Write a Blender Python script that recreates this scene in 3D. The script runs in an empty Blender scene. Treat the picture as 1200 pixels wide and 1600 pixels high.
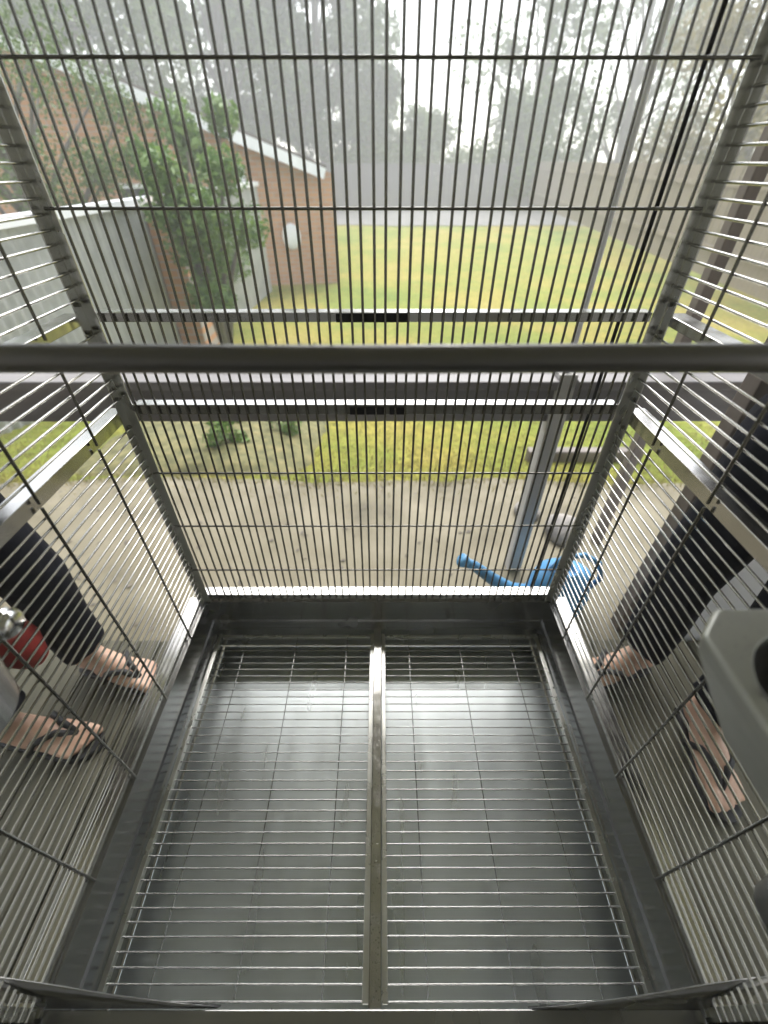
import bpy, bmesh, math, random
import numpy as np
from mathutils import Vector, Matrix, noise as mnoise

random.seed(7); rng = np.random.default_rng(7)
SC = bpy.context.scene
C = SC.collection
R = math.radians
H = 1.40                      # camera height above the deck boards

# ------------------------------------------------------------------ camera
cam_d = bpy.data.cameras.new('camera'); cam = bpy.data.objects.new('camera', cam_d); C.objects.link(cam)
cam.location = (0.012, 0.0, H); cam.rotation_euler = (R(90 - 39.5), 0, R(-0.05))
cam_d.sensor_fit = 'VERTICAL'; cam_d.sensor_height = 36; cam_d.sensor_width = 27
cam_d.lens = 668 / 1600 * 36
cam_d.shift_x = 0.002
cam_d.clip_start = 0.01; cam_d.clip_end = 500
cam_d.dof.use_dof = True; cam_d.dof.focus_distance = 0.85; cam_d.dof.aperture_fstop = 2.2
SC.camera = cam

# ------------------------------------------------------------------ sky, sun, exposure
w = bpy.data.worlds.new('World'); SC.world = w; w.use_nodes = True
wn = w.node_tree.nodes; wl = w.node_tree.links
bg = wn['Background']
sky = wn.new('ShaderNodeTexSky'); sky.sky_type = 'NISHITA'; sky.sun_disc = False
sky.sun_elevation = R(52); sky.sun_rotation = R(8)
sky.air_density = 1.0; sky.dust_density = 1.5; sky.ozone_density = 1.0
hs = wn.new('ShaderNodeHueSaturation'); hs.inputs['Saturation'].default_value = 0.3
wl.new(sky.outputs[0], hs.inputs['Color']); wl.new(hs.outputs[0], bg.inputs['Color'])
bg.inputs['Strength'].default_value = 0.135
sun_d = bpy.data.lights.new('sun', 'SUN'); sun_d.energy = 1.5; sun_d.angle = R(50); sun_d.color = (1, .97, .92)
sun = bpy.data.objects.new('sun', sun_d); C.objects.link(sun)
sun.rotation_euler = (R(-38), 0, R(-8)); sun.location = (0, 20, 30)
SC.view_settings.view_transform = 'Standard'; SC.view_settings.look = 'None'
SC.view_settings.exposure = 2.2; SC.view_settings.gamma = 1
SC.cycles.max_bounces = 10; SC.cycles.glossy_bounces = 5; SC.cycles.volume_bounces = 1
SC.cycles.use_denoising = True

# ------------------------------------------------------------------ helpers
def tag(o, label=None, cat=None, group=None, kind=None):
    if label: o['label'] = label
    if cat: o['category'] = cat
    if group: o['group'] = group
    if kind: o['kind'] = kind
    return o
def empty(name, loc=(0, 0, 0), rz=0):
    o = bpy.data.objects.new(name, None); C.objects.link(o); o.location = loc; o.rotation_euler = (0, 0, rz)
    o.empty_display_size = 0.1
    return o
def link(name, me, mat, parent=None, smooth=False):
    o = bpy.data.objects.new(name, me); C.objects.link(o)
    if mat and not me.materials: me.materials.append(mat)
    if parent: o.parent = parent
    if smooth:
        for p in me.polygons: p.use_smooth = True
    return o
def bmobj(name, bm, mat, parent=None, smooth=False, bevel=0):
    bmesh.ops.recalc_face_normals(bm, faces=bm.faces)
    me = bpy.data.meshes.new(name); bm.to_mesh(me); bm.free()
    o = link(name, me, mat, parent, smooth)
    if bevel:
        m = o.modifiers.new('bevel', 'BEVEL'); m.width = bevel; m.segments = 2; m.limit_method = 'ANGLE'
    return o
def pyobj(name, v, f, mat, parent=None, smooth=False):
    me = bpy.data.meshes.new(name); me.from_pydata(v, [], f); me.update()
    return link(name, me, mat, parent, smooth)
def bx(bm, x0, x1, y0, y1, z0, z1, M=None):
    vs = [bm.verts.new(Vector((x, y, z))) for x in (x0, x1) for y in (y0, y1) for z in (z0, z1)]
    if M:
        for v in vs: v.co = M @ v.co
    for f in ((0,1,3,2),(4,6,7,5),(0,4,5,1),(2,3,7,6),(0,2,6,4),(1,5,7,3)):
        bm.faces.new([vs[i] for i in f])
def box(name, x0, x1, y0, y1, z0, z1, mat, parent=None, bevel=0):
    bm = bmesh.new(); bx(bm, x0, x1, y0, y1, z0, z1); return bmobj(name, bm, mat, parent, bevel=bevel)
def tube(bm, pts, r, n=10, caps=True):
    pts = [Vector(p) for p in pts]; rs = r if isinstance(r, (list, tuple)) else [r] * len(pts)
    rings = []; up = None
    for i, p in enumerate(pts):
        d = (pts[min(i+1, len(pts)-1)] - pts[max(i-1, 0)]).normalized()
        if up is None:
            up = d.orthogonal().normalized()
        up = (up - d * up.dot(d)).normalized(); s = d.cross(up)
        rings.append([bm.verts.new(p + rs[i] * (up * math.cos(a) + s * math.sin(a))) for a in [2*math.pi*k/n for k in range(n)]])
    for a, b in zip(rings, rings[1:]):
        for k in range(n): bm.faces.new((a[k], a[(k+1) % n], b[(k+1) % n], b[k]))
    if caps:
        bm.faces.new(rings[0][::-1]); bm.faces.new(rings[-1])
def tubeobj(name, pts, r, mat, parent=None, n=10):
    bm = bmesh.new(); tube(bm, pts, r, n); return bmobj(name, bm, mat, parent, True)
def lathe(bm, prof, n=32, c=(0, 0, 0), sx=1, sy=1, close=False):
    rings = []
    for r, z in prof:
        rings.append([bm.verts.new((c[0] + sx*r*math.cos(2*math.pi*k/n), c[1] + sy*r*math.sin(2*math.pi*k/n), c[2] + z)) for k in range(n)])
    for a, b in zip(rings, rings[1:]):
        for k in range(n): bm.faces.new((a[k], a[(k+1) % n], b[(k+1) % n], b[k]))
    if close: bm.faces.new(rings[0][::-1]); bm.faces.new(rings[-1])

# ------------------------------------------------------------------ materials
def mat(name):
    m = bpy.data.materials.new(name); m.use_nodes = True
    nt = m.node_tree; return m, nt, nt.nodes['Principled BSDF']
def ramp(nt, stops, fac):
    r = nt.nodes.new('ShaderNodeValToRGB'); e = r.color_ramp.elements
    while len(e) < len(stops): e.new(0.5)
    for el, (p, c) in zip(e, stops): el.position = p; el.color = (*c, 1) if len(c) == 3 else c
    nt.links.new(fac, r.inputs[0]); return r.outputs[0]
def nz(nt, scale, detail=4, rough=.55, stretch=None, coord='Object'):
    tc = nt.nodes.new('ShaderNodeTexCoord'); n = nt.nodes.new('ShaderNodeTexNoise')
    n.inputs['Scale'].default_value = scale; n.inputs['Detail'].default_value = detail; n.inputs['Roughness'].default_value = rough
    if stretch:
        mp = nt.nodes.new('ShaderNodeMapping'); mp.inputs['Scale'].default_value = stretch
        nt.links.new(tc.outputs[coord], mp.inputs[0]); nt.links.new(mp.outputs[0], n.inputs['Vector'])
    else: nt.links.new(tc.outputs[coord], n.inputs['Vector'])
    return n.outputs['Fac']
def maprange(nt, s, a, b, f0=.3, f1=.7):
    m = nt.nodes.new('ShaderNodeMapRange'); m.inputs[1].default_value = f0; m.inputs[2].default_value = f1
    m.inputs[3].default_value = a; m.inputs[4].default_value = b; nt.links.new(s, m.inputs[0]); return m.outputs[0]
def bump(nt, p, s, strength, dist=.01):
    b = nt.nodes.new('ShaderNodeBump'); b.inputs['Strength'].default_value = strength; b.inputs['Distance'].default_value = dist
    nt.links.new(s, b.inputs['Height']); nt.links.new(b.outputs[0], p.inputs['Normal'])
def noisemat(name, stops, scale, rough=.8, bmp=.3, bdist=.01, detail=5, stretch=None, metal=0, spec=.5):
    m, nt, p = mat(name); s = nz(nt, scale, detail, stretch=stretch)
    nt.links.new(ramp(nt, stops, s), p.inputs['Base Color'])
    p.inputs['Roughness'].default_value = rough; p.inputs['Metallic'].default_value = metal
    p.inputs['Specular IOR Level'].default_value = spec
    if bmp: bump(nt, p, s, bmp, bdist)
    return m
def steel(name, col, r0, r1, scale=6, stretch=(1, 1, 1), brush=0.0, brush_stretch=(1, 80, 1), det=6):
    m, nt, p = mat(name)
    p.inputs['Metallic'].default_value = 1
    s = nz(nt, scale, det, .65, stretch)
    c2 = tuple(c * .88 for c in col)
    nt.links.new(ramp(nt, [(.3, c2), (.6, col)], s), p.inputs['Base Color'])
    s2 = nz(nt, scale * 3.1, min(det, 5), .6, stretch)
    nt.links.new(maprange(nt, s2, r0, r1), p.inputs['Roughness'])
    if brush: bump(nt, p, nz(nt, 14, 3, .6, brush_stretch), brush, .002)
    return m

M_bar = steel('steel bar', (.20, .195, .18), .16, .3, 30)
M_barh = steel('steel bar long', (.50, .49, .46), .09, .2, 30)
M_wire = steel('steel grate wire', (.40, .40, .39), .1, .22, 30)
M_rail = steel('steel rail', (.52, .51, .49), .12, .26, 9)
M_post = steel('steel post', (.64, .64, .61), .22, .34, 3, (1, 1, .3))
M_skirt = steel('brushed steel skirt', (.34, .34, .335), .17, .3, 2, (1, .25, 1), det=2)
M_tray = steel('steel tray', (.56, .60, .61), .27, .33, 1.6, (5, .8, 1), det=1)
M_perch = steel('dull steel perch', (.19, .185, .18), .26, .46, 12, (.3, 1, 1))
M_feeder = steel('matte steel feeder', (.40, .405, .375), .45, .6, 6)
M_chrome = steel('chrome', (.72, .72, .72), .06, .14, 9)
def plain(name, col, rough=.5, metal=0, coat=0):
    return noisemat(name, [(.3, tuple(c * .8 for c in col)), (.7, tuple(min(1, c * 1.1) for c in col))], 9, rough, .08, .004, metal=metal)
M_black = plain('black rubber and rail reflection', (.004, .004, .006), .8)
M_blue = noisemat('blue plastic', [(.3, (.07, .22, .42)), (.5, (.09, .30, .56)), (.75, (.14, .38, .64))], 9, .42, .12)
M_white = noisemat('white paint', [(.3, (.70, .72, .75)), (.65, (.82, .83, .86))], 3, .45, .05)
M_timber = noisemat('weathered dark timber', [(.25, (.09, .075, .065)), (.55, (.16, .135, .12)), (.8, (.24, .21, .18))], 7, .6, .4, .006, stretch=(1, 1, .12))
M_timberh = noisemat('weathered rail timber', [(.25, (.09, .085, .088)), (.55, (.17, .16, .165)), (.8, (.27, .26, .26))], 7, .5, .4, .006, stretch=(.1, 1, 1))
M_postt = noisemat('weathered post timber', [(.25, (.26, .25, .24)), (.55, (.42, .41, .395)), (.8, (.52, .51, .5))], 7, .7, .4, .006, stretch=(1, 1, .12))
M_deck = noisemat('wet deck board', [(.3, (.022, .021, .013)), (.47, (.068, .066, .042)), (.55, (.085, .08, .053)), (.72, (.15, .138, .095))], 16, .75, .6, .006, 8, (1, .1, 1))
M_joist = plain('deck joist', (.05, .045, .04), .8)
M_fence = noisemat('grey paling', [(.25, (.085, .08, .08)), (.6, (.17, .165, .165)), (.85, (.27, .26, .25))], 2.2, .85, .3, .01, 6, (1, 1, .15))
M_fence2 = noisemat('tan paling', [(.25, (.14, .115, .08)), (.6, (.27, .23, .165)), (.85, (.38, .34, .26))], 2.2, .85, .3, .01, 6, (1, 1, .15))
M_bark = noisemat('bark', [(.3, (.07, .06, .05)), (.7, (.2, .18, .155))], 6, .9, .6, .03, stretch=(1, 1, .2))
M_rooft = noisemat('roof tile', [(.3, (.10, .09, .085)), (.7, (.2, .17, .15))], 3, .8, .3)
M_stone = noisemat('grey stone', [(.3, (.12, .115, .11)), (.7, (.28, .26, .24))], 14, .8, .5, .02)
M_red = noisemat('red cloth', [(.3, (.22, .018, .016)), (.7, (.42, .035, .03))], 25, .7, .3, .004)
M_ceiling = plain('verandah lining', (.62, .635, .65), .7)
M_housewall = noisemat('render wall', [(.3, (.36, .355, .35)), (.7, (.46, .455, .45))], 5, .85, .3)
M_soil = noisemat('garden mulch', [(.28, (.06, .06, .025)), (.5, (.13, .125, .05)), (.72, (.22, .185, .08))], 14, .9, .8, .03, 8)
M_pipe = noisemat('corrugated steel', [(.3, (.32, .33, .34)), (.7, (.46, .47, .48))], 4, .38, .05, metal=.2)

def brickmat():
    m, nt, p = mat('orange brick')
    tc = nt.nodes.new('ShaderNodeTexCoord'); mp = nt.nodes.new('ShaderNodeMapping'); mp.inputs['Rotation'].default_value = (R(90), 0, 0)
    b = nt.nodes.new('ShaderNodeTexBrick'); b.inputs['Scale'].default_value = 1
    b.inputs['Brick Width'].default_value = .24; b.inputs['Row Height'].default_value = .086; b.inputs['Mortar Size'].default_value = .008
    b.inputs['Color1'].default_value = (.50, .26, .13, 1); b.inputs['Color2'].default_value = (.42, .21, .11, 1); b.inputs['Mortar'].default_value = (.35, .31, .27, 1)
    nt.links.new(tc.outputs['Object'], mp.inputs[0]); nt.links.new(mp.outputs[0], b.inputs['Vector'])
    nt.links.new(b.outputs['Color'], p.inputs['Base Color']); p.inputs['Roughness'].default_value = .85
    bump(nt, p, b.outputs['Fac'], -.5, .01); return m
M_brick = brickmat()

def groundmat():
    m, nt, p = mat('lawn grass')
    a = nz(nt, .55, 6, .65); b = nz(nt, 14, 6, .7)
    ca = ramp(nt, [(.3, (.15, .21, .04)), (.45, (.22, .25, .05)), (.58, (.31, .27, .065)), (.72, (.35, .29, .10))], a)
    mx = nt.nodes.new('ShaderNodeMixRGB'); mx.blend_type = 'MULTIPLY'; mx.inputs[0].default_value = .8
    nt.links.new(ca, mx.inputs[1]); nt.links.new(ramp(nt, [(.3, (.45, .45, .38)), (.65, (1.15, 1.15, 1.1))], b), mx.inputs[2])
    nt.links.new(mx.outputs[0], p.inputs['Base Color']); p.inputs['Roughness'].default_value = .95
    p.inputs['Specular IOR Level'].default_value = .1
    bump(nt, p, b, .8, .04); return m
M_lawn = groundmat()
M_patio = noisemat('wet gravelly concrete', [(.28, (.085, .073, .043)), (.42, (.14, .122, .076)), (.55, (.17, .15, .10)), (.72, (.215, .19, .13))], 3.2, .75, .25, .006, 9)
M_gravel = noisemat('pale gravel', [(.3, (.13, .13, .125)), (.7, (.22, .215, .21))], 3, .9, .4, .02, 8)

def leafmat(name, a, b, c):
    m, nt, p = mat(name)
    oi = nt.nodes.new('ShaderNodeNewGeometry')
    nt.links.new(ramp(nt, [(0, a), (.5, b), (1, c)], oi.outputs['Random Per Island']), p.inputs['Base Color'])
    p.inputs['Roughness'].default_value = .55
    tr = nt.nodes.new('ShaderNodeBsdfTranslucent'); nt.links.new(p.inputs['Base Color'].links[0].from_socket, tr.inputs[0])
    mix = nt.nodes.new('ShaderNodeMixShader'); mix.inputs[0].default_value = .3
    out = nt.nodes['Material Output']
    nt.links.new(p.outputs[0], mix.inputs[1]); nt.links.new(tr.outputs[0], mix.inputs[2]); nt.links.new(mix.outputs[0], out.inputs[0])
    return m
L_gum = leafmat('gum leaves', (.045, .085, .02), (.085, .145, .03), (.14, .20, .055))
L_dark = leafmat('dark leaves', (.03, .065, .015), (.06, .105, .025), (.10, .155, .045))
L_shrub = leafmat('bright shrub leaves', (.05, .11, .02), (.10, .19, .035), (.17, .26, .06))
L_dry = leafmat('olive dry leaves', (.10, .10, .035), (.18, .16, .06), (.26, .22, .10))
L_grass = leafmat('grass blades', (.17, .18, .055), (.25, .225, .08), (.34, .28, .12))

# ------------------------------------------------------------------ ground
def gz(x, y):
    t = min(1, max(0, (y - 2.0) / 8)); t = t * (2 - t)
    return -.05 - .83 * t + .05 * mnoise.noise(Vector((x * .35, y * .35, 0))) * min(1, max(0, (y - 2.2) / 2))
def sheet(name, xs, ys, zf, m, kind='structure'):
    v = [(x, y, zf(x, y)) for y in ys for x in xs]; n = len(xs)
    f = [(j*n+i, j*n+i+1, (j+1)*n+i+1, (j+1)*n+i) for j in range(len(ys)-1) for i in range(n-1)]
    o = pyobj(name, v, f, m, None, True); tag(o, kind=kind); return o
xs = list(np.linspace(-90, -12, 20)) + list(np.linspace(-11, 11, 60)) + list(np.linspace(12, 90, 20))
ys = list(np.linspace(-12, 1.8, 8)) + list(np.linspace(1.9, 12, 46)) + list(np.linspace(12.5, 34, 30)) + list(np.linspace(36, 110, 12))
sheet('lawn', xs, ys, lambda x, y: gz(x, y) - .012, M_lawn)
# patio: wavy front edge worn into the grass
px = list(np.linspace(-7, 7, 90))
def patio_edge(x): return 2.08 + .13 * mnoise.noise(Vector((x * 1.1, 3.3, 0))) + .07 * mnoise.noise(Vector((x * 4, 1, 0)))
v = []; f = []
rows = 14
for j in range(rows):
    for x in px:
        e = patio_edge(x); y = -2.4 + (e + 2.4) * j / (rows - 1)
        v.append((x, y, gz(x, y) + .004 + (.006 if j < rows - 1 else -.012)))
n = len(px)
f = [(j*n+i, j*n+i+1, (j+1)*n+i+1, (j+1)*n+i) for j in range(rows-1) for i in range(n-1)]
tag(pyobj('patio', v, f, M_patio, None, True), kind='structure')
sheet('gravel_path', list(np.linspace(-9, 40, 60)), list(np.linspace(22.8, 31, 12)), lambda x, y: gz(x, y) + .02 + .0 * x, M_gravel)
bed = sheet('garden_bed', list(np.linspace(-2.0, -.42, 24)), list(np.linspace(2.14, 3.82, 24)),
            lambda x, y: gz(x, y) + .16 * max(0, 1 - ((x + 1.21) / .78) ** 2) ** .5 * max(0, 1 - ((y - 2.98) / .83) ** 2) ** .5 - .03
            + .03 * mnoise.noise(Vector((x * 6, y * 6, 0))), M_soil)
# grass tufts on the near lawn
def grass(name, n, x0, x1, y0, y1, h, wd, m):
    x = rng.uniform(x0, x1, n); y = y0 + (y1 - y0) * rng.random(n) ** 1.7
    a = rng.uniform(0, 2*np.pi, n); hh = h * rng.uniform(.4, 1.2, n); la = rng.uniform(0, 2*np.pi, n)
    v = []; 
    for i in range(n):
        if y[i] < patio_edge(x[i]) - .05 and rng.random() < .8: y[i] = patio_edge(x[i]) - .06 + abs(rng.normal()) * .35
        z = gz(x[i], y[i]) - .015
        dx, dy = math.cos(a[i]) * wd, math.sin(a[i]) * wd
        v += [(x[i]-dx, y[i]-dy, z), (x[i]+dx, y[i]+dy, z), (x[i]+math.cos(la[i])*hh[i]*.5, y[i]+math.sin(la[i])*hh[i]*.5, z+hh[i])]
    o = pyobj(name, v, [(3*i, 3*i+1, 3*i+2) for i in range(n)], m)
    return tag(o, 'short patchy yellow and green grass of the lawn', 'grass', kind='stuff')
grass('grass', 120000, -4, 5, 1.75, 9, .03, .0028, L_grass)

# leaf litter blown over the paving
v = []; f = []
for i in range(130):
    x, y, a = random.uniform(-1.8, 1.8), random.uniform(1.0, 2.15), random.uniform(0, 6.28); L_ = random.uniform(.008, .02); z = gz(x, y) + .013
    c_, s_ = math.cos(a) * L_, math.sin(a) * L_
    v += [(x - c_, y - s_, z), (x + s_*.35, y - c_*.35, z + .003), (x + c_, y + s_, z + .001), (x - s_*.35, y + c_*.35, z + .004)]; f.append((4*i, 4*i+1, 4*i+2, 4*i+3))
tag(pyobj('leaf_litter', v, f, M_bark), 'small brown fallen leaves scattered over the paving', 'leaves', kind='stuff')

# deck boards under the cage, running away from the camera
deck = box('deck', -1.9, 1.9, -2.2, .91, -.16, -.034, M_joist); tag(deck, kind='structure')
bm = bmesh.new(); bx(bm, -.0338, .0338, -2.2, .94, -.03, 0)
bmesh.ops.bevel(bm, geom=list(bm.edges), offset=.003, segments=1, affect='EDGES')
me_b = bpy.data.meshes.new('plank'); bm.to_mesh(me_b); bm.free(); me_b.materials.append(M_deck)
for i in range(51):
    o = bpy.data.objects.new('plank', me_b); C.objects.link(o); o.parent = deck
    o.location = (-1.81 + i * .0734, 0.004 * random.uniform(-1, 1), random.uniform(-.0015, .0015))

# ------------------------------------------------------------------ verandah: posts, rail, roof
ver = tag(empty('verandah', (.61, 1.36, 0)), 'weathered timber verandah post with dark handrail behind the cage', 'verandah')
def vpart(o):
    o.parent = ver; o.location = o.location - Vector(ver.location); return o
vpart(box('post', .582, .642, 1.328, 1.388, -.1, .87, M_postt, bevel=.004))
vpart(tubeobj('pipe_post', [(.612, 1.358, .871), (.612, 1.358, 1.6), (.612, 1.358, 2.36)], .009, M_white, n=16))
vpart(box('post', .936, .998, 1.003, 1.058, -.1, 2.36, M_timber, bevel=.004))
vpart(box('post', 1.037, 1.077, 1.50, 1.54, -.1, 2.36, M_timber, bevel=.004))
vpart(box('post', -1.8, -1.72, 1.322, 1.394, -.1, 2.36, M_timber, bevel=.004))
vpart(box('handrail', -1.72, .582, 1.31, 1.40, .824, .855, M_timberh, bevel=.006))
vpart(box('handrail', .642, 1.9, 1.31, 1.40, .824, .855, M_timberh, bevel=.006))
vpart(box('rail_board', -1.72, .582, 1.34, 1.37, .70, .822, M_timberh, bevel=.004))
vpart(box('rail_board', .642, 1.9, 1.34, 1.37, .70, .822, M_timberh, bevel=.004))
vpart(box('roof', -3.2, 3.2, -2.3, 1.96, 2.46, 2.52, M_ceiling))
vpart(box('beam', -3.2, 3.2, 1.31, 1.40, 2.361, 2.457, M_timberh))
vpart(box('wall', -6, 6, -2.5, -2.3, -.4, 2.8, M_housewall))

# ------------------------------------------------------------------ bird cage
# local frame: x across, y depth, z height above deck
W2 = .5; YB = .794
def zc(z): return z + H       # heights measured from the lens
cage = tag(empty('bird_cage', (0, .39, 0)), 'large open stainless steel bird cage with wire walls and slatted floor', 'bird cage')
def cp(o, parent=None):       # put a world-space mesh under the cage
    if parent is None:
        o.parent = cage; o.matrix_parent_inverse = Matrix.Translation(-Vector(cage.location))
    else:
        o.parent = parent; o.matrix_parent_inverse = Matrix.Identity(4)
    return o
bm = bmesh.new(); tube(bm, [(0, 0, 0), (0, 0, .5), (0, 0, 1)], 1, 8)
for f_ in bm.faces: f_.smooth = len(f_.verts) == 4
me_v = bpy.data.meshes.new('bar'); bm.to_mesh(me_v); me_v.materials.append(M_bar)
me_h = bpy.data.meshes.new('bar_long'); bm.to_mesh(me_h); me_h.materials.append(M_barh)
me_w = bpy.data.meshes.new('wire'); bm.to_mesh(me_w); me_w.materials.append(M_wire); bm.free()
def rod(name, p0, p1, r, parent, me=None):
    p0, p1 = Vector(p0), Vector(p1); d = p1 - p0
    o = bpy.data.objects.new(name, me or me_v); C.objects.link(o)
    q = d.to_track_quat('Z', 'Y')
    o.parent = parent
    o.location = p0; o.rotation_mode = 'QUATERNION'; o.rotation_quaternion = q; o.scale = (r, r, d.length)
    return o
def frame(name, boxes, m, bev=.0012):
    bm = bmesh.new()
    for b in boxes: bx(bm, *b)
    return cp(bmobj(name, bm, m, bevel=bev))
ZT = zc(.52)
# panels: their frames are the rails
back = frame('back_panel', [(-W2-.004, W2+.004, YB+.006, YB+.036, zc(-.990), zc(-.969))], M_rail)
for z0, z1 in ((-.222, -.206), (-.400, -.379), (.495, .52)):
    cp(frame('rail', [(-W2+.014, W2-.014, YB+.003, YB+.028, zc(z0), zc(z1))], M_rail), back)
back['label'] = 'back wire wall with two horizontal rails'
sides = []
for s in (-1, 1):
    xi = s * (W2 + .006)
    def rb(z0, z1, y0=.0, y1=YB, d=.034): return (min(xi, xi + s*d), max(xi, xi + s*d), y0, y1, zc(z0), zc(z1))
    sides.append(frame('side_panel', [rb(-.992, -.972)], M_rail))
    for z0, z1 in ((-.222, -.206), (-.409, -.384), (.495, .52)): cp(frame('rail', [rb(z0, z1)], M_rail), sides[-1])
# vertical bars of the back wall
nb = 49
for i in range(nb):
    x = -.487 + .974 * (i + .5) / nb
    j = lambda: random.uniform(-.0014, .0014)
    rod('bar', (x + j(), YB - .001, zc(-.985)), (x + j(), YB - .001, ZT), .0024, back)
for z in (-.852, -.695, -.538, -.057, .101, .258, .41):
    rod('cross_bar', (-W2+.004, YB - .0052, zc(z)), (W2-.004, YB - .0052, zc(z) + random.uniform(-.001, .001)), .0023, back)
# side walls: bars run front to back
for s, sp in zip((-1, 1), sides):
    xb = s * (W2 + .003)
    zz = -.962
    while zz < .5:
        if not (-.412 < zz < -.38 or -.225 < zz < -.203):
            j = random.uniform(-.0009, .0009)
            rod('bar', (xb, .002, zc(zz) + j), (xb, YB - .002, zc(zz) + random.uniform(-.0009, .0009)), .0020, sp, me_h)
        zz += .01995
    for y in (.005, .17, .335, .50, .668):
        for z0, z1 in ((-.99, -.404), (-.396, -.216), (-.212, .52)):
            rod('cross_bar', (xb - s * .0046, y, zc(z0)), (xb - s * .0046, y + random.uniform(-.001, .001), zc(z1)), .0025, sp)
# corner posts: L angles
for s in (-1, 1):
    def xx(a, b): return (min(s*a, s*b), max(s*a, s*b))
    for yb, yn in ((YB + .0, -1), (.0, 1)):
        bm = bmesh.new()
        if yn < 0:
            bx(bm, *xx(W2 - .013, W2 + .0075), YB + .002, YB + .005, zc(-1.2), ZT)
            bx(bm, *xx(W2 + .0055, W2 + .0085), YB - .020, YB + .001, zc(-1.2), ZT)
        else:
            bx(bm, *xx(W2 + .0055, W2 + .0085), -.004, .022, zc(-1.2), ZT)
            bx(bm, *xx(W2 - .01, W2 + .005), -.007, -.004, zc(-1.2), ZT)
        p = cp(bmobj('corner_post', bm, M_post, bevel=.0008))
        if yn < 0:
            for z in (-.19, -.235, -.36, -.42, .3):
                bm = bmesh.new(); tube(bm, [(s*(W2+.0058), YB - .011, zc(z)), (s*(W2-.001), YB - .011, zc(z))], .0036, 8)
                cp(bmobj('bolt', bm, M_perch), p)
# photographer's dark reflection in the two back rails, put in as black strips
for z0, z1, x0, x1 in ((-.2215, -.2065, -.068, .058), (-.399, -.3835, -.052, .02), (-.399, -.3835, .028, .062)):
    o = frame('rail_reflection', [(x0, x1, YB - .0004, YB + .0028, zc(z0), zc(z1))], M_black, .0006); o['label'] = 'black strip imitating a dark reflection in the middle of the back rail'
# top: rails with bars
top = frame('top_panel', [(-W2, W2, 0, .02, ZT, ZT+.02), (-W2, W2, YB-.02, YB, ZT, ZT+.02)], M_rail)
for i in range(40):
    x = -.48 + .96 * i / 39
    rod('bar', (x, .01, ZT+.021), (x, YB - .01, ZT+.021), .002, top, me_h)
# skirts round the floor: upright sheet, inward fold, lip
def prof_sweep(name, prof, a, b, nrm, seg=10):
    """prof: (inward offset, z). swept from a to b (xy), inward normal nrm"""
    bm = bmesh.new(); rows = []
    a, b, nrm = Vector(a), Vector(b), Vector(nrm)
    for i in range(seg + 1):
        p = a.lerp(b, i / seg)
        row = []
        for k, (o, z) in enumerate(prof):
            q = p + nrm * (o + .0003 * mnoise.noise(Vector((p.x * 4, p.y * 7, z * 9))))
            row.append(bm.verts.new((q.x, q.y, zc(z))))
        rows.append(row)
    for r0, r1 in zip(rows, rows[1:]):
        for k in range(len(prof) - 1): bm.faces.new((r0[k], r0[k+1], r1[k+1], r1[k]))
    o = cp(bmobj(name, bm, M_skirt))
    m = o.modifiers.new('sol', 'SOLIDIFY'); m.thickness = .0015; m.offset = 0
    m = o.modifiers.new('bev', 'BEVEL'); m.width = .0014; m.segments = 2; m.limit_method = 'ANGLE'; m.angle_limit = R(20)
    return o
prof = [(-.010, -.9935), (.0, -.994), (.001, -1.076), (.0045, -1.082), (.011, -1.113), (.007, -1.116), (.007, -1.2)]
prof_sweep('skirt', prof, (-W2, .012), (-W2, YB), (1, 0))
prof_sweep('skirt', prof, (W2, .012), (W2, YB), (-1, 0))
prof_sweep('skirt', prof, (-W2, YB), (W2, YB), (0, -1))
frame('front_sill', [(-W2, W2, -.02, .0205, zc(-1.2), zc(-1.0))], M_skirt)
# front opening: plates with rising corners
for s in (-1, 1):
    ed = [(.235, .0240, -1.001), (.29, .0262, -.987), (.335, .0304, -.958), (.38, .0350, -.915), (.42, .0405, -.876), (.46, .046, -.842), (.497, .0502, -.815), (.535, .0535, -.788)]
    v = [(s*x, .0216 + (y - .0216) * .8, zc(-1.0 + (z + 1.0) * .8)) for x, y, z in ed] + [(s*x*1.03, .0216, zc(-1.0015)) for x, y, z in ed]; n = len(ed)
    o = cp(pyobj('corner_plate', v, [(i, i+1, n+i+1, n+i) for i in range(n-1)], M_skirt, None, True))
    m = o.modifiers.new('sol', 'SOLIDIFY'); m.thickness = .0022
# tray and its walls
tray = frame('tray', [(-.489, .489, .022, .784, zc(-1.206), zc(-1.203))], M_tray)
# floor grates
for s in (-1, 1):
    x0, x1 = (.0245, .472) if s > 0 else (-.472, -.0245)
    g = frame('floor_grate', [(x0 - .013, x0 - .002, .028, .772, zc(-1.134), zc(-1.118)), (x1 + .002, x1 + .014, .028, .772, zc(-1.134), zc(-1.118)),
                              (x0 - .001, x1 + .001, .764, .772, zc(-1.132), zc(-1.124))], M_post)
    y = .0318
    while y < .76:
        rod('wire', (x0 - .0025, y + random.uniform(-.0008, .0008), zc(-1.122)), (x1 + .0025, y + random.uniform(-.0008, .0008), zc(-1.122) + random.uniform(-.001, .001)), .0017, g, me_w)
        y += .0201
    for k in range(3):
        x = (x0 if s > 0 else x1) + s * (.068 + .152 * k)
        rod('cross_wire', (x, .03, zc(-1.1258)), (x, .77, zc(-1.1258)), .0012, g, me_w)
# divider between the grates
frame('divider', [(-.0115 + .0015, .0115 - .0015, .024, .786, zc(-1.15), zc(-1.108)), (-.0108, -.0102, .024, .786, zc(-1.14), zc(-1.103)), (.0102, .0108, .024, .786, zc(-1.14), zc(-1.103))], M_rail)
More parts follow.
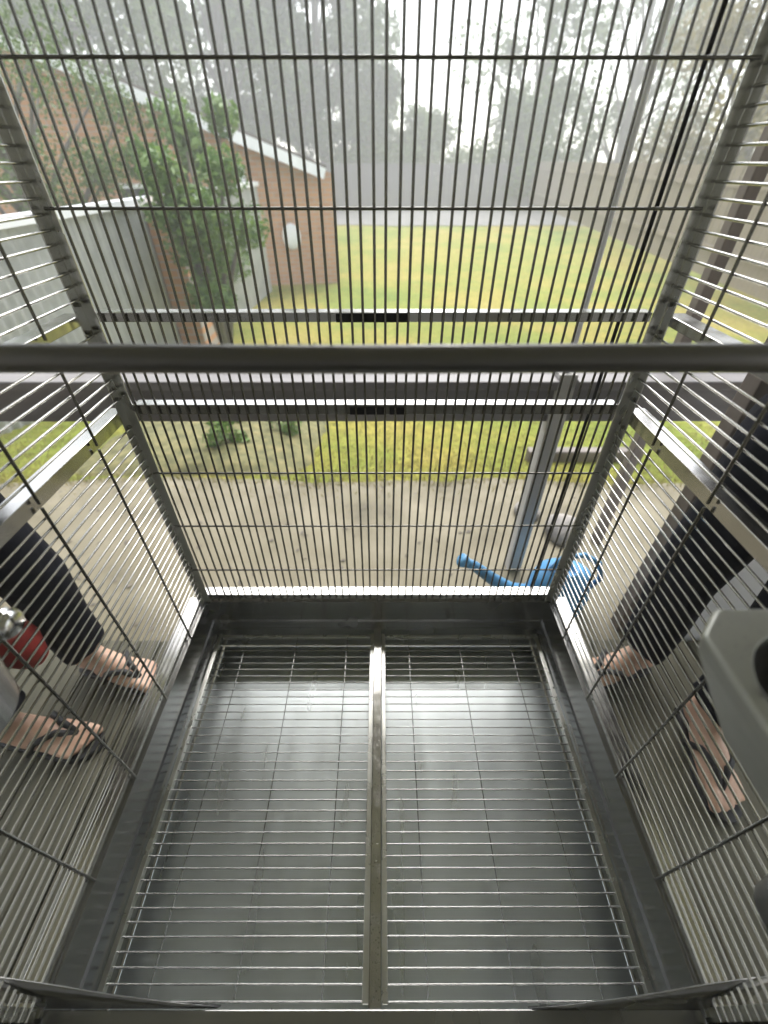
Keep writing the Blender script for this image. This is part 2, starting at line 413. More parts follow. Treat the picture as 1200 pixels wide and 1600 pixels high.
# stand
for x in (-.47, .47):
    for y in (.05, .74):
        l = cp(box('leg', x-.015, x+.015, y-.015, y+.015, .07, zc(-1.207), M_post))
        bm = bmesh.new(); tube(bm, [(x-.012, y, .04), (x+.012, y, .04)], .038, 18); cp(bmobj('caster', bm, M_black), l)

# perch across the cage
bm = bmesh.new(); tube(bm, [(-.496 + .0496 * i * 2, .388, zc(-.1395) + .0006 * math.sin(i)) for i in range(11)], .0127, 28)
per = bmobj('perch', bm, M_perch, None, True); tag(per, 'thick dull grey steel perch rod spanning the cage', 'perch')
for s in (-1, 1):
    bm = bmesh.new(); tube(bm, [(s*.494, .388, zc(-.14)), (s*.5, .388, zc(-.14))], .02, 20); o = bmobj('end_washer', bm, M_chrome, per)

def drops(pts, parent, inv):
    bm = bmesh.new()
    for x, y, z in pts:
        bmesh.ops.create_uvsphere(bm, u_segments=7, v_segments=5, radius=random.choice((.0006, .0009, .0013)), matrix=Matrix.Translation((x, y, z)) @ Matrix.Diagonal((1, 1.2, .5, 1)))
    o = bmobj('water_drop', bm, M_water, None, True); o['kind'] = 'stuff'; o.parent = parent; o.matrix_parent_inverse = inv
m, nt, p = mat('water'); p.inputs['Roughness'].default_value = .02; p.inputs['Transmission Weight'].default_value = 1; p.inputs['IOR'].default_value = 1.33
M_water = m
drops([(random.uniform(-.009, .009), random.uniform(.03, .5), zc(-1.1079)) for i in range(160)], cage, Matrix.Translation(-Vector(cage.location)))
drops([(random.uniform(-.45, .45), .388 + .0127*math.sin(a), zc(-.1395) + .0127*math.cos(a)) for a in [random.uniform(-.7, .5) for i in range(150)]], per, Matrix.Identity(4))

# ------------------------------------------------------------------ feeders
def superell(cx, cy, rx, ry, n, k=40):
    out = []
    for i in range(k):
        a = 2*math.pi*i/k; c, s = math.cos(a), math.sin(a)
        out.append((cx + rx*math.copysign(abs(c)**(2/n), c), cy + ry*math.copysign(abs(s)**(2/n), s)))
    return out
fd = tag(empty('feeder_cup', (.385, .13, zc(-.42))), 'grey steel feeder with oval opening and rain drops at the right wall', 'feeder')
def fp(o, par=None, root=fd):
    o.parent = par or root; o.matrix_parent_inverse = Matrix.Translation(-Vector(root.location)); return o
zt = zc(-.30)
K = 160
hole = superell(.382, .132, .093, .08, 2.6, K)
def outline(cx, cy, x0, x1, y0, y1, ch, r=.0):
    """angular samples of a chamfered rectangle from centre"""
    pts = []
    for i in range(K):
        hx, hy = hole[i]; dx, dy = hx - cx, hy - cy
        t = min([((x1 - cx) / dx if dx > 0 else (x0 - cx) / dx) if abs(dx) > 1e-6 else 9, ((y1 - cy) / dy if dy > 0 else (y0 - cy) / dy) if abs(dy) > 1e-6 else 9])
        # chamfer on the far inner corner: (x0+ch, y1)-(x0, y1-ch)
        den = -dx + dy; lim = (y1 - x0 - ch) - (cy - cx)
        if den > 1e-6: t = min(t, lim / den)
        pts.append((cx + dx * t, cy + dy * t))
    return pts
o1 = outline(.387, .135, .2755, .496, -.02, .2335, .026)
o2 = [(.387 + (x - .387) * .982 , .135 + (y - .135) * .982) for x, y in o1]
v = [(x, y, zt - .012) for x, y in hole] + [(x, y, zt) for x, y in hole] + [(x, y, zt) for x, y in o2] + [(x, y, zt - .004) for x, y in o1]
def tap(x, y, t): return (.387 + (x - .387) * (1 - .36 * t) + .03 * t, .135 + (y - .135) * (1 - .2 * t) - .01 * t)
for t, z in ((.06, -.02), (.5, -.075), (1, -.135)):
    v += [(*tap(x, y, t), zt + z) for x, y in o1]
f = []
for r_ in range(6):
    for i in range(K): f.append((r_*K+i, r_*K+(i+1) % K, (r_+1)*K+(i+1) % K, (r_+1)*K+i))
o = fp(pyobj('plate', v, f, M_feeder)); m_ = o.modifiers.new('bev', 'BEVEL'); m_.width = .0025; m_.segments = 3; m_.limit_method = 'ANGLE'; m_.angle_limit = R(28)
bm = bmesh.new()
cup = [superell(.382 + .03*(1-k), .132, .092*k, .079*k, 2.6, K) for k in (1, .86, .7, .55)]
rows_ = [[bm.verts.new((x, y, zt + z)) for x, y in c_] for c_, z in zip(cup, (-.013, -.045, -.075, -.085))]
for a, b in zip(rows_, rows_[1:]):
    for i in range(K): bm.faces.new((a[i], a[(i+1) % K], b[(i+1) % K], b[i]))
bm.faces.new(rows_[-1]); fp(bmobj('cup', bm, M_perch, None, True))
# drops of rain on the plate
bm = bmesh.new()
for i in range(160):
    for _ in range(30):
        x, y = random.uniform(.283, .40), random.uniform(.0, .228)
        if ((abs(x-.387)/.09)**2.8 + (abs(y-.135)/.084)**2.8) > 1 and (y - x) < (.2335 - .2755 - .032): break
    else: continue
    r = random.choice((.0007, .0009, .0012, .0017))
    bmesh.ops.create_uvsphere(bm, u_segments=8, v_segments=5, radius=r, matrix=Matrix.Translation((x, y, zt + .0001)) @ Matrix.Diagonal((1, random.uniform(.8, 1.3), .55, 1)))
dr = fp(bmobj('water_drop', bm, M_water, None, True)); dr['kind'] = 'stuff'

# lower cup near the front right
lc = tag(empty('steel_cup', (.44, .045, zc(-.62))), 'dark steel cup below the oval feeder at the lower right edge', 'feeder')
bm = bmesh.new()
rw = [superell(.482, .045, .078*k, .072*k, 4, K) for k in (.93, 1, 1, .96, .9)]
rows_ = [[bm.verts.new((x, y, zc(z))) for x, y in c_] for c_, z in zip(rw, (-.535, -.53, -.537, -.58, -.62))]
for a, b in zip(rows_, rows_[1:]):
    for i in range(K): bm.faces.new((a[i], a[(i+1) % K], b[(i+1) % K], b[i]))
bm.faces.new(rows_[-1])
fp(bmobj('cup', bm, M_perch, None, True), root=lc)

# left cup with knob
lf = tag(empty('bowl_holder', (-.42, .22, zc(-.45))), 'round grey steel bowl with ringed chrome knob at the left wall', 'feeder')
bm = bmesh.new()
lathe(bm, [(.0, -.075), (.045, -.075), (.058, -.06), (.066, .0), (.069, .004), (.066, .007), (.062, .004), (.055, -.05), (0, -.065)], 36, (-.428, .2, zc(-.385)))
fp(bmobj('bowl', bm, M_skirt, None, True), root=lf)
bm = bmesh.new(); tube(bm, [(-.40, .262, zc(-.362)), (-.372, .262, zc(-.362)), (-.3715, .262, zc(-.362)), (-.366, .262, zc(-.362)), (-.3655, .262, zc(-.362)), (-.361, .262, zc(-.362)), (-.3565, .262, zc(-.362))],
                       [.014, .014, .0165, .0165, .013, .0145, .010], 24); fp(bmobj('knob', bm, M_chrome, None, True), root=lf)
bm = bmesh.new(); tube(bm, [(-.5, .262, zc(-.362)), (-.40, .262, zc(-.362))], .006, 10); fp(bmobj('rod', bm, M_chrome, None, True), root=lf)

# ------------------------------------------------------------------ watering can
wc = tag(empty('watering_can', (.726, 1.144, -.045)), 'bright blue plastic watering can with long spout on the patio', 'watering can')
def wp(o): o.parent = wc; o.matrix_parent_inverse = Matrix.Translation(-Vector(wc.location)); return o
bm = bmesh.new()
lathe(bm, [(0, 0), (.082, 0), (.092, .009), (.095, .078), (.0965, .08), (.094, .084), (.087, .155), (.078, .195), (.047, .204), (.043, .214), (.035, .214), (.035, .195), (.0, .19)], 40, (.726, 1.144, -.045), 1.35, 1)
wp(bmobj('body', bm, M_blue, None, True))
wp(tubeobj('spout', [(.625, 1.14, .03), (.53, 1.128, .065), (.438, 1.105, .155), (.352, 1.09, .245), (.317, 1.082, .272)], [.035, .03, .024, .019, .017], M_blue, n=16))
wp(tubeobj('nozzle', [(.319, 1.0825, .27), (.313, 1.081, .276), (.301, 1.078, .286)], [.018, .023, .026], M_blue, n=16))
wp(tubeobj('handle', [(.672, 1.144, .165), (.703, 1.144, .23), (.78, 1.144, .245), (.85, 1.144, .2), (.882, 1.144, .115), (.847, 1.144, .045)], .011, M_blue, n=12))

# ------------------------------------------------------------------ brick house to the left
def rz(o, root):
    o.parent = root
    if root.type == 'EMPTY': o.matrix_parent_inverse = Matrix.Translation(-Vector(root.location))
    return o
HY = 11.4
hs_ = tag(empty('brick_house', (-1.16, HY, gz(-1.16, HY))), 'orange brick house with white barge boards seen through the bars', 'house')
zr, za = zc(-.2), zc(2.1)
v = []; xl, xa, xr = -14.5, -7.9, -1.16
zb = -1.1
for y in (HY, HY + 8): v += [(xl, y, zb), (xr + .15, y, zb), (xr + .15, y, zr - .03), (xa, y, za - .08), (xl, y, zr - .03)]
rz(pyobj('wall', v, [(0, 1, 2, 3, 4), (9, 8, 7, 6, 5), (1, 6, 7, 2), (0, 4, 9, 5)], M_brick), hs_)
for sgn, xe in ((1, xr), (-1, xl)):
    d = Vector((xe - xa, 0, zr - za)); L = d.length; ang = math.atan2(d.z, abs(d.x))
    Mx = Matrix.Translation((xa, HY, za)) @ Matrix.Rotation(-ang * sgn if sgn > 0 else ang * -sgn * -1, 4, 'Y')
    ex = L - .02
    def rbx(x0, x1, y0, y1, z0, z1):
        bm = bmesh.new(); bx(bm, x0, x1, y0, y1, z0, z1)
        A = math.atan2(za - zr, abs(xe - xa))
        for vv in bm.verts:
            x, z = vv.co.x, vv.co.z
            vv.co = Vector((xa + sgn * (x * math.cos(A) + z * math.sin(A)), vv.co.y, za - x * math.sin(A) + z * math.cos(A)))
        return bm
    rf = rz(bmobj('roof', rbx(0, ex, HY - .42, HY + 8.3, .03, .11, ), M_rooft), hs_)
    rz(bmobj('barge_board', rbx(0, ex, HY - .46, HY - .425, -.12, .06), M_white), hs_)
rz(tubeobj('downpipe', [(-9.2, HY - .1, -.9), (-9.2, HY - .1, zr + .1)], .06, M_white), hs_)
rz(tubeobj('downpipe', [(-2.86, HY - .1, -.9), (-2.86, HY - .1, zr + .1)], .07, M_white), hs_)
wnd = rz(box('window', -5.3, -4.2, HY - .03, HY - .004, .15, .95, M_black), hs_)
rz(box('window_frame', -5.36, -4.14, HY - .045, HY - .031, .952, 1.02, M_white), wnd)
bm = bmesh.new(); bmesh.ops.create_uvsphere(bm, u_segments=20, v_segments=10, radius=.25, matrix=Matrix.Translation((-2.0, HY - .06, zc(-1.32))) @ Matrix.Diagonal((.8, .25, 1, 1)))
rz(bmobj('meter_cover', bm, M_white, None, True), hs_)

hs_.rotation_euler.z = R(8)

# corrugated side fence with white capping, running away on the left
sf = tag(empty('corrugated_fence', (-2.78, 7, gz(-2.78, 7))), 'low grey corrugated side fence with white capping beside the house', 'fence')
y0, y1 = 2.3, 10.6
def fx(y): return -2.86 + (y - 4) * .06
k = 0; y = y0
while y < y1:
    ye = min(y + .83, y1); v = []; n = 50
    for i in range(n + 1):
        yy = y + (ye - y) * i / n; xo = .018 * math.sin(2*math.pi*yy/.11)
        v += [(fx(yy) + xo, yy, -.95), (fx(yy) + xo, yy, zc(-.40))]
    rz(pyobj('fence_sheet', v, [(2*i, 2*i+2, 2*i+3, 2*i+1) for i in range(n)], M_pipe, None, True), sf)
    bm = bmesh.new(); xx0 = fx(ye) - .06
    bx(bm, xx0, xx0 + .045, ye - .02, ye + .02, -.95, zc(-.405)); rz(bmobj('fence_post', bm, M_pipe), sf)
    y = ye + .0
bm = bmesh.new()
vs = [(fx(yy) + dx, yy, z) for yy in (y0, y1) for dx, z in ((-.06, zc(-.40)), (.06, zc(-.40)), (.06, zc(-.33)), (-.06, zc(-.33)))]
rz(pyobj('capping', vs, [(0,1,2,3), (7,6,5,4), (0,4,5,1), (1,5,6,2), (2,6,7,3), (3,7,4,0)], M_white), sf)
rz(box('brick_pier', -2.72, -2.40, 6.0, 6.9, -1.0, zc(-.42), M_brick), sf)

# ------------------------------------------------------------------ back and right paling fences
def palings(name, label, A, B, h, bw, m, ztop=None, dips=True):
    A, B = Vector(A), Vector(B); d = (B - A); L = d.length; d.normalize(); nrm = Vector((-d.y, d.x))
    root = tag(empty(name, (A.x, A.y, gz(A.x, A.y))), label, 'fence')
    bm = bmesh.new(); bx(bm, -bw*.5+.004, bw*.5-.004, -.009, .009, 0, 1); me = bpy.data.meshes.new('paling'); bm.to_mesh(me); bm.free(); me.materials.append(m)
    n = int(L / bw); ang = math.atan2(d.y, d.x)
    for i in range(n):
        p = A + d * (i + .5) * bw; o = bpy.data.objects.new('paling', me); C.objects.link(o); o.parent = root
        o.location = (p.x - A.x, p.y - A.y, -.1); o.rotation_euler = (random.uniform(-.01, .01), random.uniform(-.008, .008), ang); o.scale = (1, 1, h * random.uniform(.985, 1.01) + .1)
    for hh in (.35, h - .35):
        bm = bmesh.new(); M_ = Matrix.Rotation(ang, 4, 'Z'); bx(bm, 0, L, .012, .06, hh, hh + .09, M_)
        o = bmobj('rail', bm, m); o.parent = root
    return root
palings('paling_fence', 'grey timber paling fence across the far end of the lawn', (-10, 31.2), (26, 31.2), 2.15, .15, M_fence)
palings('paling_fence', 'tan timber paling fence along the right side of the lawn', (6.4, 4.0), (8.6, 30.9), 1.75, .15, M_fence2)

# ------------------------------------------------------------------ vegetation
def leaves(name, centers, spread, n, size, m, parent, squash=.8):
    centers = np.array(centers); k = len(centers)
    idx = rng.integers(0, k, n); sp = np.array(spread)[idx]
    d = rng.normal(size=(n, 3)); d /= np.linalg.norm(d, axis=1)[:, None]
    rr = rng.random(n) ** .45
    c = centers[idx] + d * (rr * sp)[:, None] * np.array([1, 1, squash])
    a = rng.normal(size=(n, 3)); a /= np.linalg.norm(a, axis=1)[:, None]
    b = np.cross(a, rng.normal(size=(n, 3))); b /= np.linalg.norm(b, axis=1)[:, None]
    s = size * rng.uniform(.6, 1.4, n)[:, None]
    v = np.stack([c - a*s, c + b*s*.42, c + a*s, c - b*s*.42], 1).reshape(-1, 3)
    me = bpy.data.meshes.new(name); me.vertices.add(4*n); me.vertices.foreach_set('co', v.astype(np.float32).ravel())
    me.loops.add(4*n); me.loops.foreach_set('vertex_index', np.arange(4*n, dtype=np.int32))
    me.polygons.add(n); me.polygons.foreach_set('loop_start', np.arange(0, 4*n, 4, dtype=np.int32)); me.polygons.foreach_set('loop_total', np.full(n, 4, np.int32))
    me.update(); me.validate()
    return link(name, me, m, parent)
def tree(label, x, y, h, r, m, n=7000, size=.2, group='trees beyond the fences', low=.22, nb=30, name='tree', lean=0):
    z = gz(x, y) - .1; root = tag(empty(name, (x, y, z)), label, 'tree', group)
    bm = bmesh.new(); th = h * .75
    P = [Vector((lean * t * h + .15*math.sin(3*t + x), .12*math.cos(4*t + y), th * t)) for t in (0, 1/6, 2/6, .5, 4/6, 5/6, 1.0)]
    tube(bm, P, [h*.022*(1 - .8*t/6) for t in range(7)], 8)
    cs = []; sp = []
    for i in range(nb):
        t = random.uniform(low, 1.0); b = P[min(6, int(t*6))]
        a = random.uniform(0, 2*math.pi); rad = r * (1 - .55 * max(0, t - .55) / .45) * random.uniform(.35, 1)
        e = Vector((b.x + rad*math.cos(a), b.y + rad*math.sin(a), h * t * random.uniform(.92, 1.02)))
        s0 = b * .0 + P[max(0, min(6, int(t*6) - 1))]
        if s0.z < e.z + .5: tube(bm, [s0, (s0 + e) / 2 + Vector((0, 0, .1*h*.2)), e], [h*.008, h*.005, h*.002], 5)
        cs.append(e); sp.append(r * random.uniform(.22, .46))
    o = bmobj('trunk', bm, M_bark, root, True)
    leaves('crown', cs, sp, int(n * 1.7), size * .82, m, root)
    return root
tree('dense dark tree above the roof end, left of the bright sky gap', -3.6, 35, 13, 4.6, L_dark, 12000, .24)
tree('tall dark tree just left of the middle sky gap', -2.4, 39, 15, 4.0, L_gum, 9000, .24)
tree('grey green tree behind the middle of the brick roof', -8.5, 33, 13, 4.6, L_gum, 10000, .24)
tree('broad grey tree behind the left end of the brick roof', -13.5, 27, 12, 5.0, L_gum, 10000, .22)
tree('pale tree at the far top left corner of the view', -18, 26, 13, 5, L_gum, 9000, .22)
tree('low green tree behind the back fence, below the sky gap', 3.2, 37, 4.6, 3.2, L_gum, 5000, .2, low=.25)
tree('low bushy tree behind the back fence near the roof end', -.9, 34, 4.8, 2.6, L_dark, 5000, .2, low=.25)
tree('loose airy gum tree right of the sky gap', 9.6, 36, 14, 4.6, L_gum, 2600, .24, nb=26)
tree('sparse gum tree towards the right behind the pale post', 14.4, 34, 14, 4.8, L_gum, 2900, .24, nb=26)
tree('low shrubby tree behind the back fence at right', 8.8, 33.5, 5, 3.4, L_gum, 5000, .2, low=.2)
tree('olive tree behind the tan fence, far right', 12.2, 19, 9, 3.4, L_dry, 7000, .16, low=.2)
tree('yellowish small tree overhanging the tan fence at right', 9.2, 10.5, 5.6, 2.2, L_dry, 6000, .1, low=.25)
tree('dry leafy tree outside the right cage wall, top right', 9.6, 7.2, 5.4, 2.0, L_gum, 6000, .09, low=.2)

tree('grey leaved tree standing before the house at the upper left', -5.3, 7.8, 6.0, 1.7, L_gum, 9000, .042, low=.3)
def shrub(name, label, x, y, h, r, m, n, size, cat='shrub', group=None):
    z = gz(x, y) - .02; root = tag(empty(name, (x, y, z)), label, cat, group)
    bm = bmesh.new(); cs = []; sp = []
    for i in range(12):
        a = random.uniform(0, 6.28); rad = r * random.uniform(.1, .8); e = Vector((rad*math.cos(a), rad*math.sin(a), h * random.uniform(.25, .95)))
        tube(bm, [(0, 0, 0), e * .5 + Vector((0, 0, .1*h)), e], [.018*h, .012*h, .005*h], 5); cs.append(e); sp.append(r * random.uniform(.3, .5))
    bmobj('stem', bm, M_bark, root, True); leaves('foliage', cs, sp, n, size, m, root, .9); return root
shrub('leafy_shrub', 'tall bright green leafy shrub in front of the brick house', -1.98, 5.6, 2.5, .62, L_shrub, 7000, .04)
shrub('leafy_shrub', 'slender green shrub rising to the barge board behind the leafy shrub', -2.75, 8.0, 3.0, .75, L_shrub, 3800, .06)
for x, y, h, lb in ((-1.0, 2.5, .28, 'low plant at the front of the garden bed'), (-.66, 2.8, .30, 'low plant at the grass side of the garden bed'), (-1.13, 2.88, .28, 'low plant in the middle of the garden bed'), (-.82, 3.15, .27, 'low plant at the right end of the garden bed'), (-1.64, 3.27, .31, 'low plant at the back of the garden bed')):
    shrub('garden_plant', lb, x, y, h, .17, L_shrub if h > .26 else L_dark, 420, .022, 'plant', 'plants in the garden bed')

# ------------------------------------------------------------------ people standing on the deck either side of the cage
M_skin = noisemat('skin', [(.3, (.50, .30, .21)), (.6, (.62, .41, .30)), (.8, (.64, .37, .22))], 14, .5, .12, .003, 6)
M_trouser = noisemat('black trouser cloth', [(.3, (.004, .0045, .008)), (.7, (.009, .010, .017))], 12, .9, .6, .02, spec=.15)
M_hair = noisemat('dark hair', [(.3, (.015, .01, .008)), (.7, (.04, .028, .02))], 40, .5, .5, .01, stretch=(1, 1, .1))
M_sole = noisemat('black sandal rubber', [(.3, (.008, .008, .009)), (.7, (.02, .02, .022))], 30, .6, .3, .002)
def capsule(bm, pts, rs, n=14):
    """tapered limb with rounded ends"""
    P = [Vector(p) for p in pts]; d0 = (P[0] - P[1]).normalized(); d1 = (P[-1] - P[-2]).normalized()
    pp = []; rr = []
    for k in (1, .85, .5): pp.append(P[0] + d0 * rs[0] * k); rr.append(max(.0005, rs[0] * math.sqrt(max(0, 1 - k*k))))
    pp += P; rr += list(rs)
    for k in (.5, .85, 1): pp.append(P[-1] + d1 * rs[-1] * k); rr.append(max(.0005, rs[-1] * math.sqrt(max(0, 1 - k*k))))
    tube(bm, pp, rr, n)
def ball(bm, c, r, sx=1, sy=1, sz=1, rot=0):
    bmesh.ops.create_uvsphere(bm, u_segments=16, v_segments=10, radius=r, matrix=Matrix.Translation(c) @ Matrix.Rotation(rot, 4, 'Z') @ Matrix.Diagonal((sx, sy, sz, 1)))
def remesh(o, vox, it=3):
    m = o.modifiers.new('remesh', 'REMESH'); m.mode = 'VOXEL'; m.voxel_size = vox; m.use_smooth_shade = True
    m = o.modifiers.new('smooth', 'SMOOTH'); m.iterations = it; m.factor = .5
capsule0 = capsule
def foot(bm, heel, ang, inner):
    """foot along angle ang from the heel on the ground; inner=+1 puts the big toe on the left of the walking direction"""
    d = Vector((math.cos(ang), math.sin(ang), 0)); n_ = Vector((-d.y, d.x, 0)) * inner; z = Vector((0, 0, 1)); h = Vector(heel)
    L = .30; K_ = 1.2
    def p(f_, s_, z_): return h + d * (f_ * L) + n_ * (s_ * K_) + z * (z_ * 1.1)
    def capsule(b_, q_, r_, n=14): capsule0(b_, q_, [k_ * 1.14 for k_ in r_], n)
    capsule(bm, [p(.06, 0, .045), p(.3, .002, .05), p(.55, .004, .04), p(.72, .006, .026)], [.036, .034, .033, .024])
    capsule(bm, [p(.06, 0, .03), p(.35, -.012, .026), p(.68, -.02, .02)], [.031, .027, .019])
    capsule(bm, [p(.3, .012, .03), p(.55, .02, .026), p(.73, .024, .022)], [.026, .026, .022])
    capsule(bm, [p(.12, 0, .06), p(.32, .002, .062)], [.034, .03])
    for k, (s_, e, r) in enumerate(((.030, .965, .0135), (.0105, .955, .0095), (-.006, .925, .0088), (-.0215, .885, .0083), (-.036, .84, .0085))):
        b = .72 - .02 * k
        capsule(bm, [p(b, s_ * .9, .022), p((b + e) / 2, s_ * 1.02, .026 - .001*k), p(e - .02, s_ * 1.04, .013)], [r * 1.15, r * 1.02, r], 10)
    return p
def sandal(p, root):
    L = .265
    out = [(-.06, .0), (-.03, .03), (.12, .036), (.35, .033), (.6, .043), (.8, .048), (.95, .038), (1.03, .014), (1.03, -.008), (.95, -.032), (.8, -.046), (.6, -.044), (.35, -.036), (.12, -.034), (-.03, -.03)]
    bm = bmesh.new(); lo = [bm.verts.new(p(f_, s_, -.018)) for f_, s_ in out]; hi = [bm.verts.new(p(f_, s_, .001)) for f_, s_ in out]
    bm.faces.new(hi); bm.faces.new(lo[::-1]); n = len(out)
    for i in range(n): bm.faces.new((lo[i], lo[(i+1) % n], hi[(i+1) % n], hi[i]))
    sd = bmobj('sandal', bm, M_sole, root, bevel=.004)
    for a_ in (((.80, .014, .02), (.66, .022, .054), (.5, .04, .05), (.36, .044, .0)), ((.80, .012, .02), (.66, -.004, .053), (.5, -.034, .046), (.36, -.042, .0))):
        bm = bmesh.new(); tube(bm, [p(q[0], q[1], q[2] + (.008 if q[2] > .01 else 0)) for q in a_], .0105, 8); bmobj('strap', bm, M_sole, sd, True)
def person(label, legs, hip, facing, arms, shirt_mat):
    """legs: [(hip joint, knee, ankle, heel angle, inner sign)], all in world metres on the deck"""
    bm = bmesh.new(); hip = Vector(hip); fx_ = Vector((math.cos(facing), math.sin(facing), 0)); lf_ = Vector((-fx_.y, fx_.x, 0)); Z = Vector((0, 0, 1))
    pf = []
    for hj, kn, an, ang, inn in legs:
        capsule(bm, [hj, (Vector(hj) + Vector(kn)) / 2, kn], [.085, .075, .058]); capsule(bm, [kn, Vector(kn) * .6 + Vector(an) * .4 - fx_ * .015, an], [.056, .055, .036])
        d = Vector((math.cos(ang), math.sin(ang), 0)); pf.append(foot(bm, Vector((an[0], an[1], .020)) - d * .05, ang, inn))
    ch = hip + Z * .48
    capsule(bm, [hip + lf_ * .06, hip - lf_ * .06], [.12, .12]); capsule(bm, [hip, hip + Z * .22, ch - Z * .08], [.13, .12, .14])
    capsule(bm, [ch + lf_ * .15, ch - lf_ * .15], [.075, .075]); capsule(bm, [ch, ch + Z * .13], [.06, .052])
    hd = ch + Z * .235 + fx_ * .02
    ball(bm, hd, .1, .98, .82, 1.2, facing); capsule(bm, [hd + fx_ * .095 + Z * .01, hd + fx_ * .112 - Z * .02], [.012, .016])
    for s_ in (1, -1): ball(bm, hd + lf_ * .083 * s_, .026, .5, .4, 1.1, facing)
    ball(bm, hd + fx_ * .07 - Z * .075, .04, 1, 1, .7)
    for s_, el, wr in arms:
        sh = ch + lf_ * .18 * s_; capsule(bm, [sh, el], [.05, .04]); capsule(bm, [el, wr], [.039, .027])
        w_ = Vector(wr); dd = (w_ - Vector(el)).normalized(); ball(bm, w_ + dd * .045, .042, .55, 1, 1.15, facing)
        for k in range(4):
            b0 = w_ + dd * .085 + fx_ * (.03 - .02 * k); capsule(bm, [b0, b0 + dd * .035 - lf_ * .006 * s_, b0 + dd * (.06 - .006*abs(k-1)) - lf_ * .022 * s_], [.0095, .009, .008], 8)
        capsule(bm, [w_ + dd * .03 + fx_ * .03, w_ + dd * .06 + fx_ * .052, w_ + dd * .088 + fx_ * .05], [.012, .011, .0095], 8)
    body = bmobj('person', bm, M_skin, None, True); remesh(body, .0065); tag(body, label, 'person', None)
    for p_ in pf: sandal(p_, body)
    bm = bmesh.new()
    for hj, kn, an, ang, inn in legs:
        a_ = Vector(an); hem = a_ + (Vector(kn) - a_).normalized() * (.055)
        tube(bm, [Vector(hj) + Z * .04, (Vector(hj) + Vector(kn)) / 2, Vector(kn) + fx_ * .01, (Vector(kn) + a_) / 2, hem + Z * .02, hem + fx_ * .012], [.105, .095, .084, .076, .074, .076], 22)
    capsule(bm, [hip + lf_ * .07, hip - lf_ * .07], [.142, .142])
    for vv in bm.verts:
        q = mnoise.noise(Vector((vv.co.x * 9, vv.co.y * 9, vv.co.z * 6))) * .014; vv.co += fx_ * q
    t_ = bmobj('trousers', bm, M_trouser, body, True); remesh(t_, .01, 2)
    bm = bmesh.new(); capsule(bm, [hip + Z * .02, hip + Z * .22, ch - Z * .07], [.155, .14, .16]); capsule(bm, [ch + lf_ * .16, ch - lf_ * .16], [.092, .092])
    for s_, el, wr in arms: sh = ch + lf_ * .18 * s_; capsule(bm, [sh, sh.lerp(Vector(el), .8)], [.068, .062])
    t_ = bmobj('shirt', bm, shirt_mat, body, True); remesh(t_, .014, 3)
    bm = bmesh.new(); ball(bm, hd + Z * .03 - fx_ * .022, .108, 1, .92, 1.12, facing); t_ = bmobj('hair', bm, M_hair, body, True)
    return body
person('person in black trousers and black sandals standing left of the cage', [((-1.06, .80, .88), (-.992, .825, .48), (-.985, .822, .085), -.25, -1), ((-1.12, .62, .88), (-1.12, .60, .48), (-1.105, .585, .085), -.12, 1)],
       (-1.12, .71, .93), -.15, [(1, (-1.25, .98, 1.12), (-1.40, 1.0, .92)), (-1, (-1.22, .50, 1.08), (-1.16, .58, .82))], M_trouser)
person('person in black clothes and black sandals standing right of the cage', [((.935, .84, .88), (.895, .83, .48), (.895, .822, .085), math.pi + .25, 1), ((1.03, .66, .88), (1.03, .63, .48), (1.0, .61, .085), -1.75, -1)],
       (.985, .76, .93), math.pi + .1, [(1, (1.15, .52, 1.1), (1.32, .56, .92)), (-1, (1.15, 1.0, 1.1), (1.32, 1.0, .92))], M_trouser)
wb = tag(empty('white_box', (1.36, 1.05, 0)), 'pale white plastic box right of the cage behind the person', 'box')
def taper_box(name, x0, x1, y0, y1, z0, z1, t, m, root, bev=.012):
    bm = bmesh.new(); bx(bm, x0, x1, y0, y1, z0, z1); cx, cy = (x0+x1)/2, (y0+y1)/2
    for vv in bm.verts:
        if abs(vv.co.z - z0) < 1e-4: vv.co.x = cx + (vv.co.x - cx) * t; vv.co.y = cy + (vv.co.y - cy) * t
    return rz(bmobj(name, bm, m, bevel=bev), root)
taper_box('body', 1.14, 1.6, .95, 1.25, -.05, .46, .98, M_white, wb)
taper_box('lid', 1.13, 1.61, .94, 1.26, .462, .50, 1, M_white, wb)
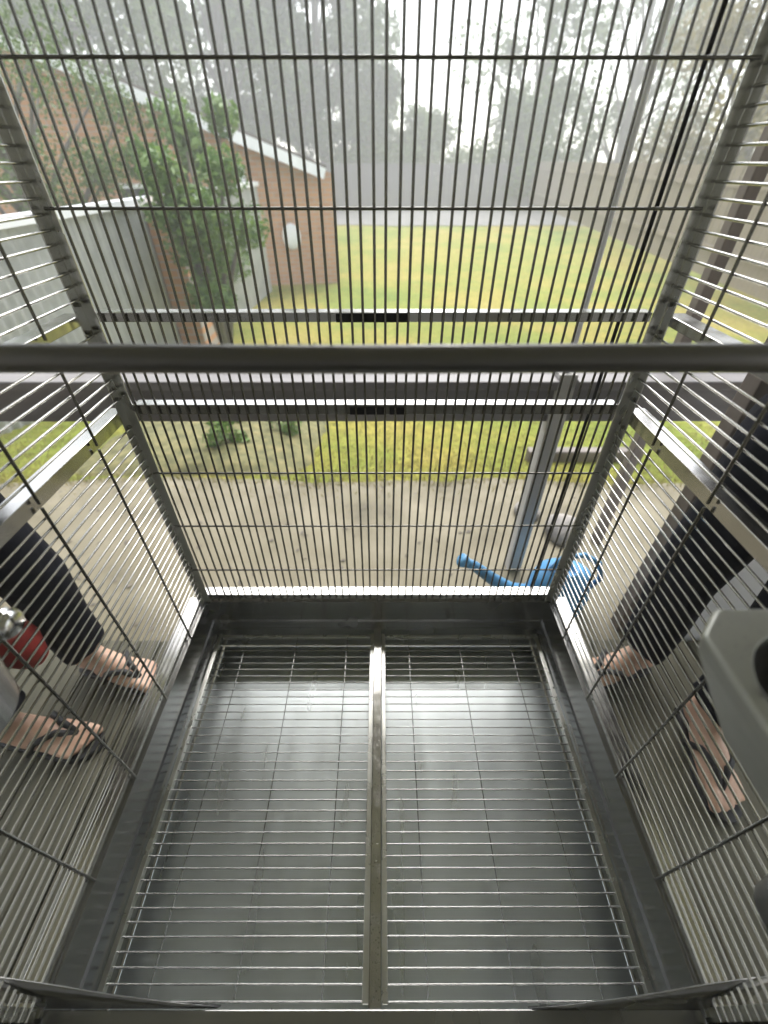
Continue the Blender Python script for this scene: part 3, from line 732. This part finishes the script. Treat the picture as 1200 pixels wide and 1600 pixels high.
# red bag hanging from the left person's hand
rb_ = tag(empty('red_bag', (-1.03, .70, .26)), 'dark red cloth bag hanging beside the left person', 'bag')
bm = bmesh.new(); lathe(bm, [(0, 0), (.05, .0), (.068, .025), (.072, .09), (.06, .15), (.04, .18), (.044, .2), (.025, .205), (0, .2)], 28, (-1.03, .70, .26), 1, .75)
for vv in bm.verts:
    q = mnoise.noise(vv.co * 16) * .012; vv.co.x += q; vv.co.y += q
rz(bmobj('body', bm, M_red, None, True), rb_)
rz(tubeobj('strap', [(-1.07, .70, .44), (-1.10, .66, .56), (-1.145, .60, .74), (-1.09, .66, .56), (-1.0, .70, .44)], .008, M_red), rb_)

# stones by the posts
for x, y, r, lb in ((.92, 1.57, .10, 'grey stone beside the slim verandah post'), (.78, 1.73, .07, 'smaller brownish stone beyond the watering can')):
    bm = bmesh.new(); bmesh.ops.create_icosphere(bm, subdivisions=3, radius=r)
    for vv in bm.verts: vv.co *= 1 + .25 * mnoise.noise(vv.co * 9 + Vector((x, 0, 0))); vv.co.z *= .6
    o = bmobj('stone', bm, M_stone, None, True); o.location = (x, y, -.05 + r*.45); tag(o, lb, 'stone')
# timber edging on the lawn right of the post
o = tag(box('timber_edging', .97, 1.72, 2.38, 2.45, -.17, -.06, M_timber, bevel=.01), 'brown timber edging lying on the grass right of the post', 'timber')
# black cable hanging outside the back wall
bm = bmesh.new(); tube(bm, [(.455 + .002*math.sin(i), .84, .22 + i * .25) for i in range(9)], .0035, 8)
cb = tag(bmobj('cable', bm, M_black, None, True), 'thin black cable hanging down behind the right end of the back wall', 'cable')

# ------------------------------------------------------------------ haze of the rain
bm = bmesh.new(); bx(bm, -95, 95, -14, 112, -2.2, 18.5)
hz = bmobj('haze', bm, None)
m = bpy.data.materials.new('haze'); m.use_nodes = True; nt = m.node_tree
for n_ in list(nt.nodes):
    if n_.type == 'BSDF_PRINCIPLED': nt.nodes.remove(n_)
pv = nt.nodes.new('ShaderNodeVolumePrincipled'); pv.inputs['Color'].default_value = (.92, .93, .94, 1); pv.inputs['Density'].default_value = .0115
nt.links.new(pv.outputs[0], nt.nodes['Material Output'].inputs['Volume'])
hz.data.materials.append(m); tag(hz, 'pale rain haze filling the air', 'haze', kind='stuff')
